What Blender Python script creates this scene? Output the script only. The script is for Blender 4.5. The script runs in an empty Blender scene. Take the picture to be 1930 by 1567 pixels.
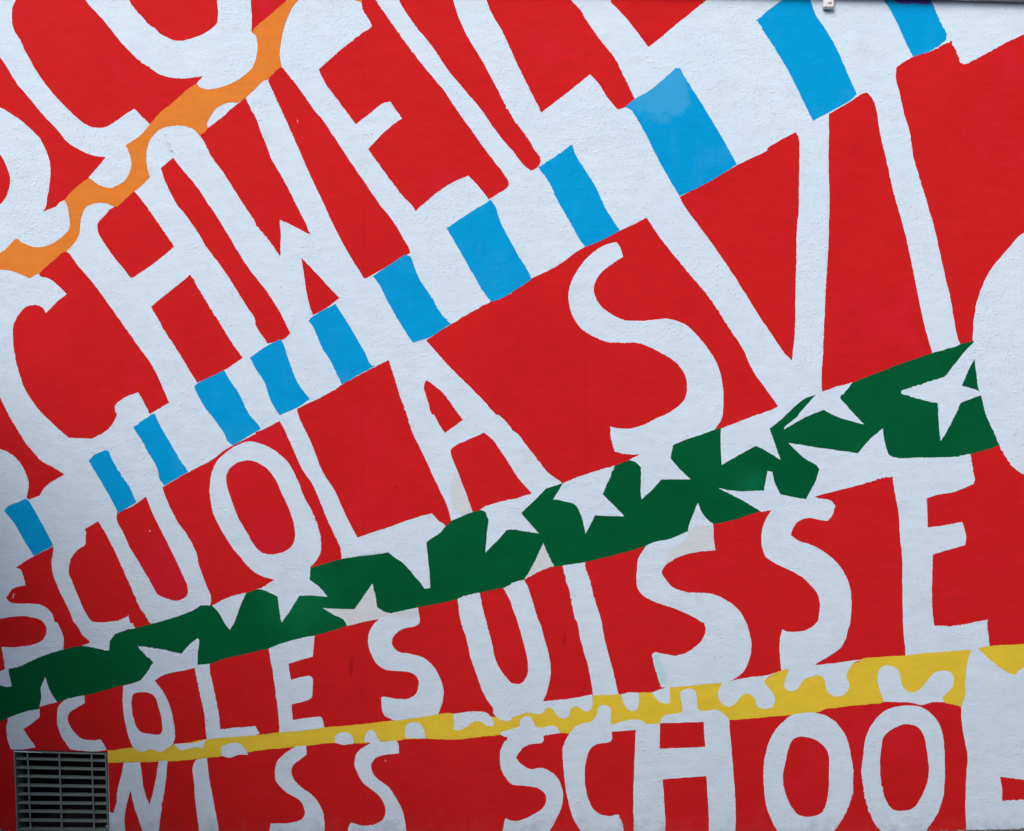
# A rendered building wall painted with a slanting red, white, blue, green and yellow letter mural.
import bpy, bmesh, math, random
from mathutils import Vector, Matrix, noise
from mathutils.geometry import tessellate_polygon

scene = bpy.context.scene
C = scene.collection
PI = math.pi

# ------------------------------------------------------------------ camera
WALL_W, WALL_H = 4.825, 3.9175          # the part of the wall the photograph shows, metres
cam_d = bpy.data.cameras.new('camera')
cam = bpy.data.objects.new('camera', cam_d)
C.objects.link(cam)
cam_d.lens = 28.0
cam_d.sensor_width = 36.0
DIST = WALL_W * cam_d.lens / cam_d.sensor_width
EYE = 1.68
cam.location = (0.0, -DIST, EYE)
cam.rotation_euler = (PI / 2, 0, 0)
cam_d.shift_y = (1.95375 - EYE) / WALL_W
cam_d.clip_end = 400
scene.camera = cam

# ------------------------------------------------------------------ daylight, overcast
SUN_EL, SUN_AZ = math.radians(37), math.radians(212)     # azimuth clockwise from +Y
w = bpy.data.worlds.new('World')
scene.world = w
w.use_nodes = True
wn = w.node_tree
bg = wn.nodes['Background']
sky = wn.nodes.new('ShaderNodeTexSky')
sky.sky_type = 'NISHITA'
sky.sun_disc = False
sky.sun_elevation = SUN_EL
sky.sun_rotation = SUN_AZ
sky.air_density = 1.0
sky.dust_density = 4.0
wn.links.new(sky.outputs[0], bg.inputs[0])
bg.inputs[1].default_value = 0.12
sun_d = bpy.data.lights.new('sun', 'SUN')
sun_d.energy = 1.2
sun_d.angle = math.radians(38)
sun_d.color = (1.0, 0.96, 0.90)
sun = bpy.data.objects.new('sun', sun_d)
C.objects.link(sun)
sd = Vector((math.sin(SUN_AZ) * math.cos(SUN_EL), math.cos(SUN_AZ) * math.cos(SUN_EL), math.sin(SUN_EL)))
sun.rotation_euler = sd.to_track_quat('Z', 'Y').to_euler()
sun.location = sd * 20
vs = scene.view_settings
vs.view_transform = 'Standard'
vs.look = 'None'
vs.gamma = 1
vs.use_curve_mapping = False
vs.exposure = 0.52


# ------------------------------------------------------------------ helpers
def tag(o, label=None, cat=None, group=None, kind=None):
    for k, v in (('label', label), ('category', cat), ('group', group), ('kind', kind)):
        if v:
            o[k] = v
    return o


def link(name, me, mat, parent=None):
    o = bpy.data.objects.new(name, me)
    C.objects.link(o)
    if mat and not me.materials:
        me.materials.append(mat)
    if parent:
        o.parent = parent
    return o


def empty(name, loc=(0, 0, 0)):
    o = bpy.data.objects.new(name, None)
    o.location = loc
    C.objects.link(o)
    return o


def add_box(bm, x0, x1, y0, y1, z0, z1, M=None):
    v = [bm.verts.new((x, y, z)) for x in (x0, x1) for y in (y0, y1) for z in (z0, z1)]
    for f in ((0, 1, 3, 2), (4, 6, 7, 5), (0, 4, 5, 1), (2, 3, 7, 6), (0, 2, 6, 4), (1, 5, 7, 3)):
        bm.faces.new([v[i] for i in f])
    if M:
        bmesh.ops.transform(bm, matrix=M, verts=v)
    return v


def mesh_of(name, bm, bevel=0.0):
    if bevel:
        bmesh.ops.bevel(bm, geom=list(bm.edges), offset=bevel, segments=1, affect='EDGES', clamp_overlap=True)
    bmesh.ops.recalc_face_normals(bm, faces=list(bm.faces))
    me = bpy.data.meshes.new(name)
    bm.to_mesh(me)
    bm.free()
    return me


# ------------------------------------------------------------------ materials
class N:
    """small node-tree builder"""
    def __init__(s, name):
        s.m = bpy.data.materials.new(name)
        s.m.use_nodes = True
        s.t = s.m.node_tree
        s.b = s.t.nodes['Principled BSDF']
        s.pos = s.t.nodes.new('ShaderNodeNewGeometry').outputs['Position']

    def node(s, kind, **kw):
        n = s.t.nodes.new(kind)
        for k, v in kw.items():
            setattr(n, k, v)
        return n

    def put(s, sock, v):
        if hasattr(v, 'is_linked'):
            s.t.links.new(v, sock)
        else:
            sock.default_value = v

    def noise(s, scale, detail=4.0, rough=0.55, dist=0.0, vec=None, stretch=None):
        n = s.node('ShaderNodeTexNoise')
        n.inputs['Scale'].default_value = scale
        n.inputs['Detail'].default_value = detail
        n.inputs['Roughness'].default_value = rough
        n.inputs['Distortion'].default_value = dist
        v = vec or s.pos
        if stretch:
            mp = s.node('ShaderNodeMapping')
            mp.inputs['Scale'].default_value = stretch
            s.t.links.new(v, mp.inputs['Vector'])
            v = mp.outputs[0]
        s.t.links.new(v, n.inputs['Vector'])
        return n.outputs['Fac']

    def ramp(s, fac, stops):
        r = s.node('ShaderNodeValToRGB')
        e = r.color_ramp.elements
        while len(e) < len(stops):
            e.new(0.5)
        for i, (p, c) in enumerate(stops):
            e[i].position = p
            e[i].color = (c, c, c, 1) if not hasattr(c, '__len__') else (*c, 1)
        s.t.links.new(fac, r.inputs[0])
        return r.outputs[0]

    def mix(s, fac, a, b, mode='MIX'):
        m = s.node('ShaderNodeMix', data_type='RGBA', blend_type=mode)
        s.put(m.inputs[0], fac)
        s.put(m.inputs[6], (*a, 1) if isinstance(a, tuple) and len(a) == 3 else a)
        s.put(m.inputs[7], (*b, 1) if isinstance(b, tuple) and len(b) == 3 else b)
        return m.outputs[2]

    def math(s, op, a, b=0.0, c=0.0):
        m = s.node('ShaderNodeMath', operation=op)
        for i, v in enumerate((a, b, c)):
            s.put(m.inputs[i], v)
        return m.outputs[0]

    def bump(s, h, strength, dist, normal=None):
        b = s.node('ShaderNodeBump')
        b.inputs['Strength'].default_value = strength
        b.inputs['Distance'].default_value = dist
        s.t.links.new(h, b.inputs['Height'])
        if normal:
            s.t.links.new(normal, b.inputs['Normal'])
        return b.outputs[0]

    def finish(s, col, rough, normal=None, spec=0.4):
        s.put(s.b.inputs['Base Color'], col if not (isinstance(col, tuple)) else (*col, 1))
        s.put(s.b.inputs['Roughness'], rough)
        s.b.inputs['Specular IOR Level'].default_value = spec
        if normal:
            s.t.links.new(normal, s.b.inputs['Normal'])
        return s.m


def plaster_bump(n, k=1.0):
    """stippled masonry render under every coat of paint"""
    fine = n.noise(125, 3, 0.6)
    mid = n.noise(52, 4, 0.6, 0.6)
    big = n.noise(6, 3, 0.5)
    amt = n.ramp(big, [(0.30, 0.45), (0.70, 1.0)])           # some areas are grittier
    grit = n.math('MULTIPLY', n.ramp(n.noise(70, 2, 0.5), [(0.56, 0.0), (0.70, 1.0)]), amt)
    h = n.math('ADD', n.math('MULTIPLY', fine, 0.55), n.math('MULTIPLY', mid, 0.5))
    h = n.math('ADD', h, n.math('MULTIPLY', grit, 0.55))
    return n.bump(h, k, 0.0031)


def paint(name, base, alt, rough=0.6, k=1.0, spec=0.03, vary=0.8, dirt=0.0, extra=None):
    n = N(name)
    cloud = n.ramp(n.noise(1.7, 5, 0.6, 0.8), [(0.32, 0.0), (0.68, 1.0)])
    col = n.mix(n.math('MULTIPLY', cloud, vary), base, alt)
    brush = n.noise(9, 5, 0.65, 0.5, stretch=(1.0, 1.0, 3.2))
    col = n.mix(0.35, col, n.ramp(brush, [(0.3, 0.80), (0.7, 1.12)]), 'MULTIPLY')
    if extra:
        col = extra(n, col)
    if dirt:
        sep = n.node('ShaderNodeSeparateXYZ')
        n.t.links.new(n.pos, sep.inputs[0])
        # rain splash: grime on the lowest hand's breadth of the wall
        low = n.math('SUBTRACT', 1.0, n.math('MULTIPLY', sep.outputs[2], 6.5))
        spl = n.math('ADD', n.math('MULTIPLY', n.noise(16, 6, 0.7), 1.5), -0.95)
        d = n.node('ShaderNodeClamp')
        spl = n.math('ADD', spl, -0.10)
        n.put(d.inputs[0], n.math('ADD', n.math('MULTIPLY', low, 0.5), spl))
        col = n.mix(n.math('MULTIPLY', d.outputs[0], dirt), col, (0.16, 0.15, 0.135))
        sp = n.ramp(n.noise(45, 3, 0.6), [(0.70, 0.0), (0.74, 1.0)])
        col = n.mix(n.math('MULTIPLY', sp, dirt * 0.35), col, (0.20, 0.20, 0.20))
    return n.finish(col, rough + 0.2, plaster_bump(n, k), spec)


def white_extra(n, col):
    lilac = n.ramp(n.noise(3.1, 4, 0.6, 1.0), [(0.56, 0.0), (0.76, 0.35)])
    col = n.mix(lilac, col, (0.62, 0.67, 0.84))
    grey = n.ramp(n.noise(5.0, 6, 0.7, 0.4), [(0.58, 0.0), (0.80, 0.5)])
    return n.mix(grey, col, (0.48, 0.52, 0.56))


def red_extra(n, col):
    pink = n.ramp(n.noise(2.4, 3, 0.5, 1.2), [(0.60, 0.0), (0.76, 0.35)])
    col = n.mix(pink, col, (0.62, 0.014, 0.045))
    for ctr, r in (((-1.60, 0, 1.22), 0.22), ((-1.24, 0, 1.86), 0.22), ((-0.30, 0, 3.0), 0.12), ((-1.15, 0, 1.36), 0.18), ((1.65, 0, 1.95), 0.2)):
        col = patch(n, col, ctr, 0.02, r, (0.56, 0.012, 0.040), 0.55)
    sep = n.node('ShaderNodeSeparateXYZ')
    n.t.links.new(n.pos, sep.inputs[0])
    wob = n.math('MULTIPLY', n.noise(2.0, 2), 0.02)
    x = n.math('ADD', sep.outputs[0], wob)
    for x0 in (-0.692, 0.353):                                # roller laps
        d = n.math('ABSOLUTE', n.math('SUBTRACT', x, x0))
        line = n.math('LESS_THAN', d, 0.006)
        col = n.mix(n.math('MULTIPLY', line, 0.10), col, (0.28, 0.008, 0.012))
    return col


def patch(n, col, centre, r0, r1, c, k, wob=0.12):
    """a cloudy patch of thinner or second-coat paint at one place on the wall"""
    dist = n.node('ShaderNodeVectorMath', operation='DISTANCE')
    n.t.links.new(n.pos, dist.inputs[0])
    dist.inputs[1].default_value = centre
    r = n.math('ADD', dist.outputs['Value'], n.math('MULTIPLY', n.noise(11, 4, 0.6), wob))
    return n.mix(n.ramp(r, [(r0 + wob / 2, k), (r1 + wob / 2, 0.0)]), col, c)


def blue_extra(n, col):
    """thin milky coat: a cloudy patch on the broad block, faint wisps elsewhere"""
    thin = n.ramp(n.noise(2.2, 4, 0.6, 1.0), [(0.54, 0.0), (0.78, 0.35)])
    col = n.mix(thin, col, (0.045, 0.36, 0.68))
    streak = n.ramp(n.noise(7, 4, 0.6, 0.4, stretch=(2.2, 1.0, 0.7)), [(0.55, 0.0), (0.75, 0.25)])
    col = n.mix(streak, col, (0.03, 0.34, 0.68))
    return patch(n, col, (0.70, 0.0, 3.50), 0.125, 0.165, (0.075, 0.38, 0.68), 0.42, 0.22)


def green_extra(n, col):
    col = patch(n, col, (-1.0, 0.0, 1.06), 0.03, 0.24, (0.003, 0.145, 0.060), 0.65)
    return patch(n, col, (1.13, 0.0, 1.63), 0.01, 0.10, (0.003, 0.145, 0.070), 0.7)


M = {
    'white': paint('white_paint', (0.60, 0.74, 0.90), (0.565, 0.71, 0.88), 0.62, 1.0, dirt=0.75, extra=white_extra),
    'cream': paint('old_cream_paint', (0.60, 0.67, 0.74), (0.56, 0.64, 0.73), 0.65, 0.9),
    'red': paint('red_paint', (0.56, 0.0140, 0.0165), (0.505, 0.012, 0.0145), 0.55, 0.5, dirt=0.22, extra=red_extra),
    'orange': paint('orange_paint', (0.70, 0.222, 0.036), (0.655, 0.195, 0.03), 0.55, 0.6),
    'green': paint('green_paint', (0.0005, 0.104, 0.038), (0.0005, 0.080, 0.029), 0.5, 0.5, extra=green_extra),
    'blue': paint('blue_paint', (0.0005, 0.315, 0.70), (0.0005, 0.285, 0.65), 0.55, 0.6, extra=blue_extra),
    'yellow': paint('yellow_paint', (0.74, 0.545, 0.045), (0.67, 0.51, 0.045), 0.55, 0.7),
    'mint': paint('mint_paint', (0.44, 0.71, 0.79), (0.50, 0.72, 0.83), 0.6, 0.9),
    'purple': paint('purple_paint', (0.085, 0.075, 0.40), (0.10, 0.07, 0.34), 0.5, 0.6),
    'soot': paint('soot_mark', (0.43, 0.011, 0.014), (0.36, 0.010, 0.012), 0.7, 0.5),
}


def metal_paint():
    n = N('grille_paint')
    col = n.mix(n.ramp(n.noise(14, 5, 0.6), [(0.35, 0.0), (0.7, 1.0)]), (0.14, 0.21, 0.21), (0.18, 0.215, 0.21))
    col = n.mix(n.ramp(n.noise(60, 4, 0.7), [(0.60, 0.0), (0.75, 0.7)]), col, (0.09, 0.085, 0.08))
    return n.finish(col, 0.5, n.bump(n.noise(80, 3), 0.4, 0.002), 0.4)


def flat(name, a, b, scale, rough, bs=0.4, bd=0.004):
    n = N(name)
    col = n.mix(n.ramp(n.noise(scale, 6, 0.65), [(0.3, 0.0), (0.7, 1.0)]), a, b)
    return n.finish(col, rough, n.bump(n.noise(scale * 6, 4, 0.6), bs, bd), 0.3)


M['metal'] = metal_paint()
M['dark'] = flat('duct_black', (0.006, 0.006, 0.007), (0.012, 0.011, 0.011), 9, 0.8)  # near-black colour for the inside of the duct
M['soffit'] = flat('weathered_soffit', (0.64, 0.64, 0.65), (0.54, 0.54, 0.55), 7, 0.7)
M['roof'] = flat('roof_felt', (0.10, 0.10, 0.105), (0.07, 0.07, 0.075), 5, 0.9)
M['plastic'] = flat('weathered_plastic', (0.72, 0.73, 0.74), (0.64, 0.65, 0.66), 30, 0.5)
M['asphalt'] = flat('worn_asphalt', (0.075, 0.073, 0.07), (0.045, 0.044, 0.043), 11, 0.9, 0.8, 0.01)
M['render'] = flat('grey_render', (0.24, 0.235, 0.225), (0.17, 0.165, 0.16), 3, 0.9)
M['glass'] = flat('dark_glass', (0.03, 0.035, 0.04), (0.025, 0.03, 0.035), 1, 0.08, 0.0)
M['grit'] = flat('crumbled_render', (0.20, 0.19, 0.175), (0.13, 0.125, 0.115), 40, 0.9)

# ------------------------------------------------------------------ ground
bm = bmesh.new()
nx, ny = 90, 40


def ground_z(x, y):
    hump = 0.020 * max(0.0, min(1.0, (x - 1.7) / 0.7)) + 0.016 * max(0.0, min(1.0, (-2.33 - x) / 0.08))
    return -0.012 + (hump + 0.004 * noise.noise((x * 6, y * 6, 0.3))) * math.exp(-max(0.0, -y) / 0.25)


xs = [-60, -30, -15, -8] + [-5 + 10 * i / nx for i in range(nx + 1)] + [8, 15, 30, 60]
ys = [0.30, 0.0] + [-(0.02 * 1.165 ** j) for j in range(ny)] + [-14, -30, -60]
grid = [[bm.verts.new((x, y, ground_z(x, y))) for y in ys] for x in xs]
for i in range(len(xs) - 1):
    for j in range(len(ys) - 1):
        bm.faces.new((grid[i][j], grid[i][j + 1], grid[i + 1][j + 1], grid[i + 1][j]))
me = mesh_of('asphalt_ground', bm)
for p in me.polygons:
    p.use_smooth = True
if me.polygons[0].normal.z < 0:
    me.flip_normals()
tag(link('ground', me, M['asphalt']), kind='structure')

# ------------------------------------------------------------------ wall body with the ventilation opening
OPEN = [(-2.3495, 0.381), (-1.9060, 0.3685), (-1.8930, -0.08), (-2.3330, -0.08)]     # x, z corners of the duct mouth
X0, X1, Z0, Z1, TH = -6.0, 6.0, -0.30, 4.45, 0.30
bm = bmesh.new()
outer = [(X0, Z1), (X1, Z1), (X1, Z0), (X0, Z0)]
pts = [Vector((x, 0, z)) for x, z in outer], [Vector((x, 0, z)) for x, z in OPEN]
tri = tessellate_polygon([list(pts[0]), list(pts[1])])
v = [bm.verts.new(p) for p in list(pts[0]) + list(pts[1])]
for t in tri:
    bm.faces.new([v[i] for i in t])
bo = [bm.verts.new((x, TH, z)) for x, z in outer]
bi = [bm.verts.new((x, TH, z)) for x, z in OPEN]
for i in range(4):
    j = (i + 1) % 4
    bm.faces.new((v[i], v[j], bo[j], bo[i]))
    bm.faces.new((v[4 + i], v[4 + j], bi[j], bi[i]))
bm.faces.new(bo)
wall = link('painted_wall', mesh_of('painted_wall', bm), M['white'])
tag(wall, 'long rendered building wall painted red with slanting rows of white letters, stars and coloured bands', 'wall')


# ------------------------------------------------------------------ the mural, hand-painted shapes in wall millimetres (x, z)
def outline(spec):
    P, corner = [], []
    for t in spec.split():
        corner.append(t.endswith('!'))
        x, z = t.rstrip('!').split(',')
        P.append(Vector((int(x), int(z))))
    n = len(P)
    # a sharp turn is a corner even when it is not marked
    for i in range(n):
        a, b = P[i] - P[i - 1], P[(i + 1) % n] - P[i]
        if a.length > 0 and b.length > 0 and abs(a.angle_signed(b)) > math.radians(62):
            corner[i] = True
    out = []
    for i in range(n):
        p0, p1, p2, p3 = P[i - 1], P[i], P[(i + 1) % n], P[(i + 2) % n]
        L = (p2 - p1).length
        if corner[i]:
            p0 = p1 - (p2 - p1)
        if corner[(i + 1) % n]:
            p3 = p2 + (p2 - p1)
        # centripetal Catmull-Rom
        t0, k = 0.0, 0.5
        t1 = t0 + max((p1 - p0).length, 1) ** k
        t2 = t1 + max(L, 1) ** k
        t3 = t2 + max((p3 - p2).length, 1) ** k
        far = max(abs(p1.x), abs(p2.x)) > 2900
        m = max(1, int(L / (60 if far else 5.5)))
        for s in range(m):
            t = t1 + (t2 - t1) * s / m
            A1 = p0 * ((t1 - t) / (t1 - t0)) + p1 * ((t - t0) / (t1 - t0))
            A2 = p1 * ((t2 - t) / (t2 - t1)) + p2 * ((t - t1) / (t2 - t1))
            A3 = p2 * ((t3 - t) / (t3 - t2)) + p3 * ((t - t2) / (t3 - t2))
            B1 = A1 * ((t2 - t) / (t2 - t0)) + A2 * ((t - t0) / (t2 - t0))
            B2 = A2 * ((t3 - t) / (t3 - t1)) + A3 * ((t - t1) / (t3 - t1))
            out.append(B1 * ((t2 - t) / (t2 - t1)) + B2 * ((t - t1) / (t2 - t1)))
    return out


def brushed(pts):
    """the wavering, locally dry edge of a hand-brushed coat"""
    res = []
    for q in pts:
        u = Vector((q.x, q.y, 0)) * 0.001
        d = Vector((noise.noise(u * 26), noise.noise(u * 26 + Vector((7, 3, 9))))) * 1.8
        rag = noise.noise(u * 3.1 + Vector((11, 5, 2)))
        k = 1.0 + 5.0 * max(0.0, rag - 0.08)
        d += Vector((noise.noise(u * 95 + Vector((3, 8, 4))), noise.noise(u * 95 + Vector((1, 6, 5))))) * 1.6 * k
        res.append(Vector(((q.x + d.x) * 0.001, (q.y + d.y) * 0.001)))
    return res


PAINT = [
    ('red_patch', None, 'red', 1.5, '-5912,4138! -2750,4138! -2750,-88! -5912,-88!'),
    ('red_patch', None, 'red', 1.5, '3138,4138! 5838,4138! 5838,-88! 3138,-88!'),
    ('white_band', 'white band between the two largest rows of letters, holding the blue blocks', 'white', 2, '-5912,162! -2812,1438 -2412,1538 -2262,1562 -2108,1675 -1912,1738 -1688,1962 -1488,2112 -1275,2232 -1050,2332 -812,2512 -488,2725 -88,2968 125,3132 562,3412 812,3600 1188,3838 1438,4138! 3238,4138! 3338,4038! 2212,3638 2088,3588 1838,3562 1638,3438 1312,3262 788,2962 488,2812 88,2588 -312,2375 -662,2162 -988,1988 -1212,1912 -1562,1675 -1838,1512 -2162,1338 -2812,1038 -5912,-62!'),
    ('letter', 'white letter C at the left end of the second row', 'white', 2.5, '-2562,2638 -2262,2625 -2075,2512 -2162,2412 -2262,2412 -2300,2162 -2188,1912 -2088,1875 -1912,1912 -1858,2000 -1758,2058 -1700,1950 -1762,1862 -1912,1788 -2108,1680 -2262,1762 -2562,2162'),
    ('letter', 'white letter H beside the C of the second row', 'white', 2.5, '-2112,2725! -2038,2812 -2012,2932 -1962,2962 -1850,2912 -1925,2838 -1788,2612 -1588,2762 -1800,3008 -1725,3075 -1718,3262 -1650,3312 -1575,3162 -1638,3112 -1562,2912 -1212,2412 -1100,2312! -1188,2262! -1275,2225 -1412,2188 -1475,2108! -1588,1925! -1688,1975 -1788,2162 -1988,2512'),
    ('letter', 'white letter W between the H and the E of the second row', 'white', 2.5, '-1648,3310 -1562,3320 -1468,3275 -1412,3162 -1212,2862 -1092,2708! -1088,2888! -942,2808! -1162,3288 -1258,3450! -1212,3512 -1150,3538 -1012,3212 -682,2588! -812,2500! -938,2432! -1012,2412 -1050,2332! -1212,2412 -1412,2788 -1575,3088'),
    ('letter', 'white letter E in the second row with a short middle arm', 'white', 2.5, '-1095,3600 -1075,3762 -962,4062! -700,4062! -650,3788! -912,3588! -712,3332! -575,3438 -512,3350 -668,3212! -438,2925! -200,3092 -82,2962! -262,2862! -475,2718! -912,3288'),
    ('letter', 'long narrow white stroke right of the E in the second row', 'white', 2.5, '-662,4062! -525,4062! -288,3588 112,3188 112,3112 -25,3032! -88,3162 -512,3712'),
    ('letter', 'white letter L ending beside the third blue block from the top right', 'white', 2.5, '-312,4062! -112,4062! -12,3662 142,3382! 362,3562 500,3400 562,3408! 300,3220! 125,3132! 98,3188 -162,3612'),
    ('letter', 'white letter with a pointed red notch at the top edge of the wall', 'white', 2.5, '225,4062! 462,4062! 642,3692! 912,3912 1162,4062! 1150,3812 788,3592! 568,3432! 462,3638'),
    ('letter', 'white letter V in the third row with a long straight right arm', 'white', 2.5, '788,2992! 862,2912 1320,2200! 1338,3288! 1500,3382! 1462,2070! 1412,2050 1338,2000 1252,1988! 938,2412 618,2900!'),
    ('letter', 'white letter I between the V and the huge round letter', 'white', 2.5, '1662,3462! 1818,3600 1838,3488 1938,3038 2102,2288! 1975,2242! 1838,2788'),
    ('letter', 'white letter U in the third row', 'white', 2.5, '-1962,1450! -1850,1508! -1825,1388 -1662,1125 -1588,1082 -1525,1125 -1738,1575! -1642,1620! -1418,1100 -1450,1050 -1662,978 -1750,982'),
    ('letter', 'white letter L between the O and the A of the third row', 'white', 2.5, '-1200,1908! -1008,1992! -712,1382! -368,1508! -318,1432 -362,1382 -792,1275! -912,1412'),
    ('letter', 'white letter A in the third row', 'white', 2.5, '-568,2205! -400,2308! -62,1962 242,1632! 88,1545! -188,1508! -288,1458! -412,1762'),
    ('letter', 'white letter C near the left end of the third row', 'white', 2.5, '-2162,1338! -2000,1425! -2012,1338 -2092,1212 -1962,982 -1808,1025! -1775,982! -1858,925 -1898,838! -2000,875 -2112,1088'),
    ('letter', 'white letter S cut by the left edge of the third row', 'white', 2.5, '-2562,1288! -2338,1242! -2282,1150! -2388,1100 -2212,1062 -2100,900 -2132,848 -2388,752! -2562,738!'),
    ('letter', 'rounded white letter end above the lowest blue block', 'white', 2.5, '-2562,1812! -2412,1798 -2292,1732 -2272,1638 -2288,1558! -2388,1508! -2562,1500!'),
    ('red_patch', None, 'red', 3, '-2812,4138! -975,4138! -1062,3912 -1158,3812 -1238,3612 -1475,3500 -1700,3312 -1988,3055 -2085,2968 -2212,2912 -2412,2788 -2812,2738!'),
    ('red_patch', None, 'red', 3, '-2228,2625! -2225,2613 -2181,2598 -2138,2567 -2097,2524! -2144,2489 -2194,2437! -2213,2464 -2247,2474 -2288,2467 -2319,2436 -2347,2386 -2351,2311 -2341,2229 -2319,2142 -2288,2067 -2238,1992 -2206,1957 -2144,1898 -2088,1849! -1982,1844! -1938,1864 -1894,1898 -1868,1939 -1862,1964 -1868,1970 -1872,1998! -1863,2011 -1819,2042 -1760,2064! -1735,2017 -1707,1961! -1615,2014! -1694,2186 -1769,2292 -1851,2407 -1919,2504 -1975,2579 -2038,2651 -2085,2716! -2113,2735! -2138,2716! -2188,2667'),
    ('red_patch', None, 'red', 3, '-1894,2926! -1926,2888 -1952,2857 -1954,2838! -1950,2816 -1882,2710 -1832,2648 -1798,2606 -1785,2604! -1701,2660 -1591,2748! -1663,2854 -1719,2935 -1751,2976 -1776,3006! -1785,3020! -1851,2976 -1869,2941'),
    ('red_patch', None, 'red', 3, '-1515,2617! -1701,2467! -1632,2345 -1557,2229 -1484,2108! -1357,2166 -1269,2226! -1307,2279 -1407,2436 -1463,2529'),
    ('red_patch', None, 'red', 3, '-1598,3168! -1655,3118! -1626,3038 -1570,2935 -1560,2926 -1488,2829 -1439,2748 -1351,2629 -1257,2479 -1208,2404 -1208,2379 -1150,2293! -1080,2311 -1044,2342! -1095,2442 -1158,2542 -1208,2604 -1270,2692 -1364,2848 -1420,2935 -1432,2951 -1476,3020 -1532,3088'),
    ('red_patch', None, 'red', 3, '-1473,3276! -1432,3309 -1364,3362 -1304,3414! -1254,3450! -1229,3394 -1208,3360 -1183,3288 -1158,3226 -1133,3163 -1083,3076 -1011,2935 -1005,2923 -976,2866 -950,2806! -1020,2841 -1070,2866 -1095,2874! -1090,2810 -1092,2701! -1145,2779 -1208,2857 -1208,2863 -1257,2935 -1257,2935 -1314,3026 -1376,3120 -1414,3170 -1445,3232'),
    ('red_patch', None, 'red', 3, '-992,2698! -980,2610 -958,2485 -939,2428! -889,2451 -813,2507! -858,2554 -927,2629'),
    ('red_patch', None, 'red', 3, '-1150,3530! -1114,3454 -1051,3313 -1001,3201 -952,3088 -895,2970 -880,2935 -833,2835 -770,2718 -696,2598! -658,2617 -558,2673 -480,2720! -484,2738 -514,2791 -558,2866 -614,2935 -617,2939 -677,3026 -758,3145 -833,3257 -895,3351 -927,3385 -976,3457 -1033,3532 -1080,3591! -1092,3603! -1126,3575'),
    ('red_patch', None, 'red', 3, '-714,3969! -708,3900! -702,3863 -677,3825 -659,3786! -770,3706 -911,3585! -883,3525 -820,3438 -736,3327! -664,3382 -608,3426 -574,3432! -519,3354! -596,3294 -677,3210! -646,3163 -583,3076 -521,2995 -465,2935 -453,2914! -436,2935 -421,2948 -333,3020 -271,3057 -207,3085! -171,3048 -109,2972! -84,2988 -21,3032 -15,3048 -40,3095 -84,3151 -146,3232 -184,3288 -252,3382 -315,3475 -365,3538 -427,3613 -489,3694 -552,3781 -596,3844 -639,3906 -664,3969!'),
    ('red_patch', None, 'red', 3, '-571,3969! -533,3912 -514,3875 -458,3794 -377,3694 -302,3582 -240,3507 -165,3419 -115,3351 -52,3263 -2,3207 54,3135 91,3106! 116,3120 133,3145 132,3170 104,3207 72,3263 29,3319 -2,3363 -65,3482 -134,3613 -209,3738 -252,3831 -277,3912 -290,3969!'),
    ('red_patch', None, 'red', 3, '-140,3969! -121,3912 -90,3838 -52,3775 -2,3669 35,3588 79,3500 116,3426 138,3381! 197,3426 278,3488 367,3561! 403,3525 447,3457 497,3396! 534,3407 579,3443! 534,3538 491,3625 460,3669 410,3731 353,3813 322,3863 278,3912 229,3969!'),
    ('red_patch', None, 'red', 3, '456,3969! 467,3899! 516,3850 559,3800 597,3750 642,3690! 697,3731 778,3800 840,3850 915,3912 971,3969!'),
    ('red_patch', None, 'red', 3, '789,2983! 859,3020 934,3057 1059,3132 1202,3201 1202,3210 1265,3251 1337,3289! 1351,3263 1354,3163 1352,3038 1351,2935 1341,2810 1340,2685 1335,2529 1334,2373 1319,2212! 1284,2248 1240,2311 1202,2367 1153,2442 1059,2592 971,2723 890,2835 815,2935'),
    ('red_patch', None, 'red', 3, '1493,3374! 1602,3438 1640,3466 1671,3475! 1696,3450 1714,3407 1733,3288 1764,3157 1789,3038 1817,2935 1852,2810 1889,2642 1908,2548 1930,2436 1958,2323 1980,2248! 1980,2229! 1689,2123 1608,2110! 1515,2085 1461,2066! 1458,2123 1465,2248 1471,2404 1480,2585 1490,2748 1495,2935 1496,2976 1491,3163 1493,3288'),
    ('red_patch', None, 'red', 3, '1811,3591! 1833,3610 1883,3640 1970,3669 2070,3720! 2089,3675 2114,3614! 2133,3610 2176,3628 2264,3675 2408,3747 3338,4012! 3338,2838! 2408,2788 2212,2512 2168,2212! 2168,2300! 2139,2279! 2111,2289! 2095,2336 2070,2485 2045,2592 2014,2729 1983,2866 1961,2935 1921,3070 1889,3182 1874,3288 1846,3382 1824,3482 1808,3544'),
    ('red_patch', None, 'red', 3, '-405,2308! -290,2382 -102,2489 -2,2529 -2,2535 91,2598 204,2654 341,2748 422,2782 497,2819 559,2848 636,2886! 684,2810 747,2729 828,2629 903,2542 971,2448 1034,2348 1084,2273 1121,2192 1153,2136 1202,2070 1254,1997! 1202,1973 1153,1957 1059,1920 996,1895 981,1876! 747,1789 622,1751 478,1705 247,1627 230,1641! 172,1683 122,1745 72,1808 29,1864 -2,1889 -2,1892 -65,1958 -71,1957 -146,2036 -227,2117 -302,2192 -358,2254'),
    ('red_patch', None, 'red', 3, '-416,2098 -402,2120! -365,2095 -315,2048 -271,1986 -249,1957 -229,1934! -315,1872! -333,1895 -368,1958 -377,1957 -402,2036'),
    ('red_patch', None, 'red', 3, '-291,1788! -277,1805 -209,1839 -132,1873! -90,1839 -46,1776 -2,1708 35,1652 93,1589! 79,1581 -2,1558 -21,1555 -115,1527 -152,1495! -184,1495! -209,1564 -234,1633 -258,1695 -283,1758'),
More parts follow.
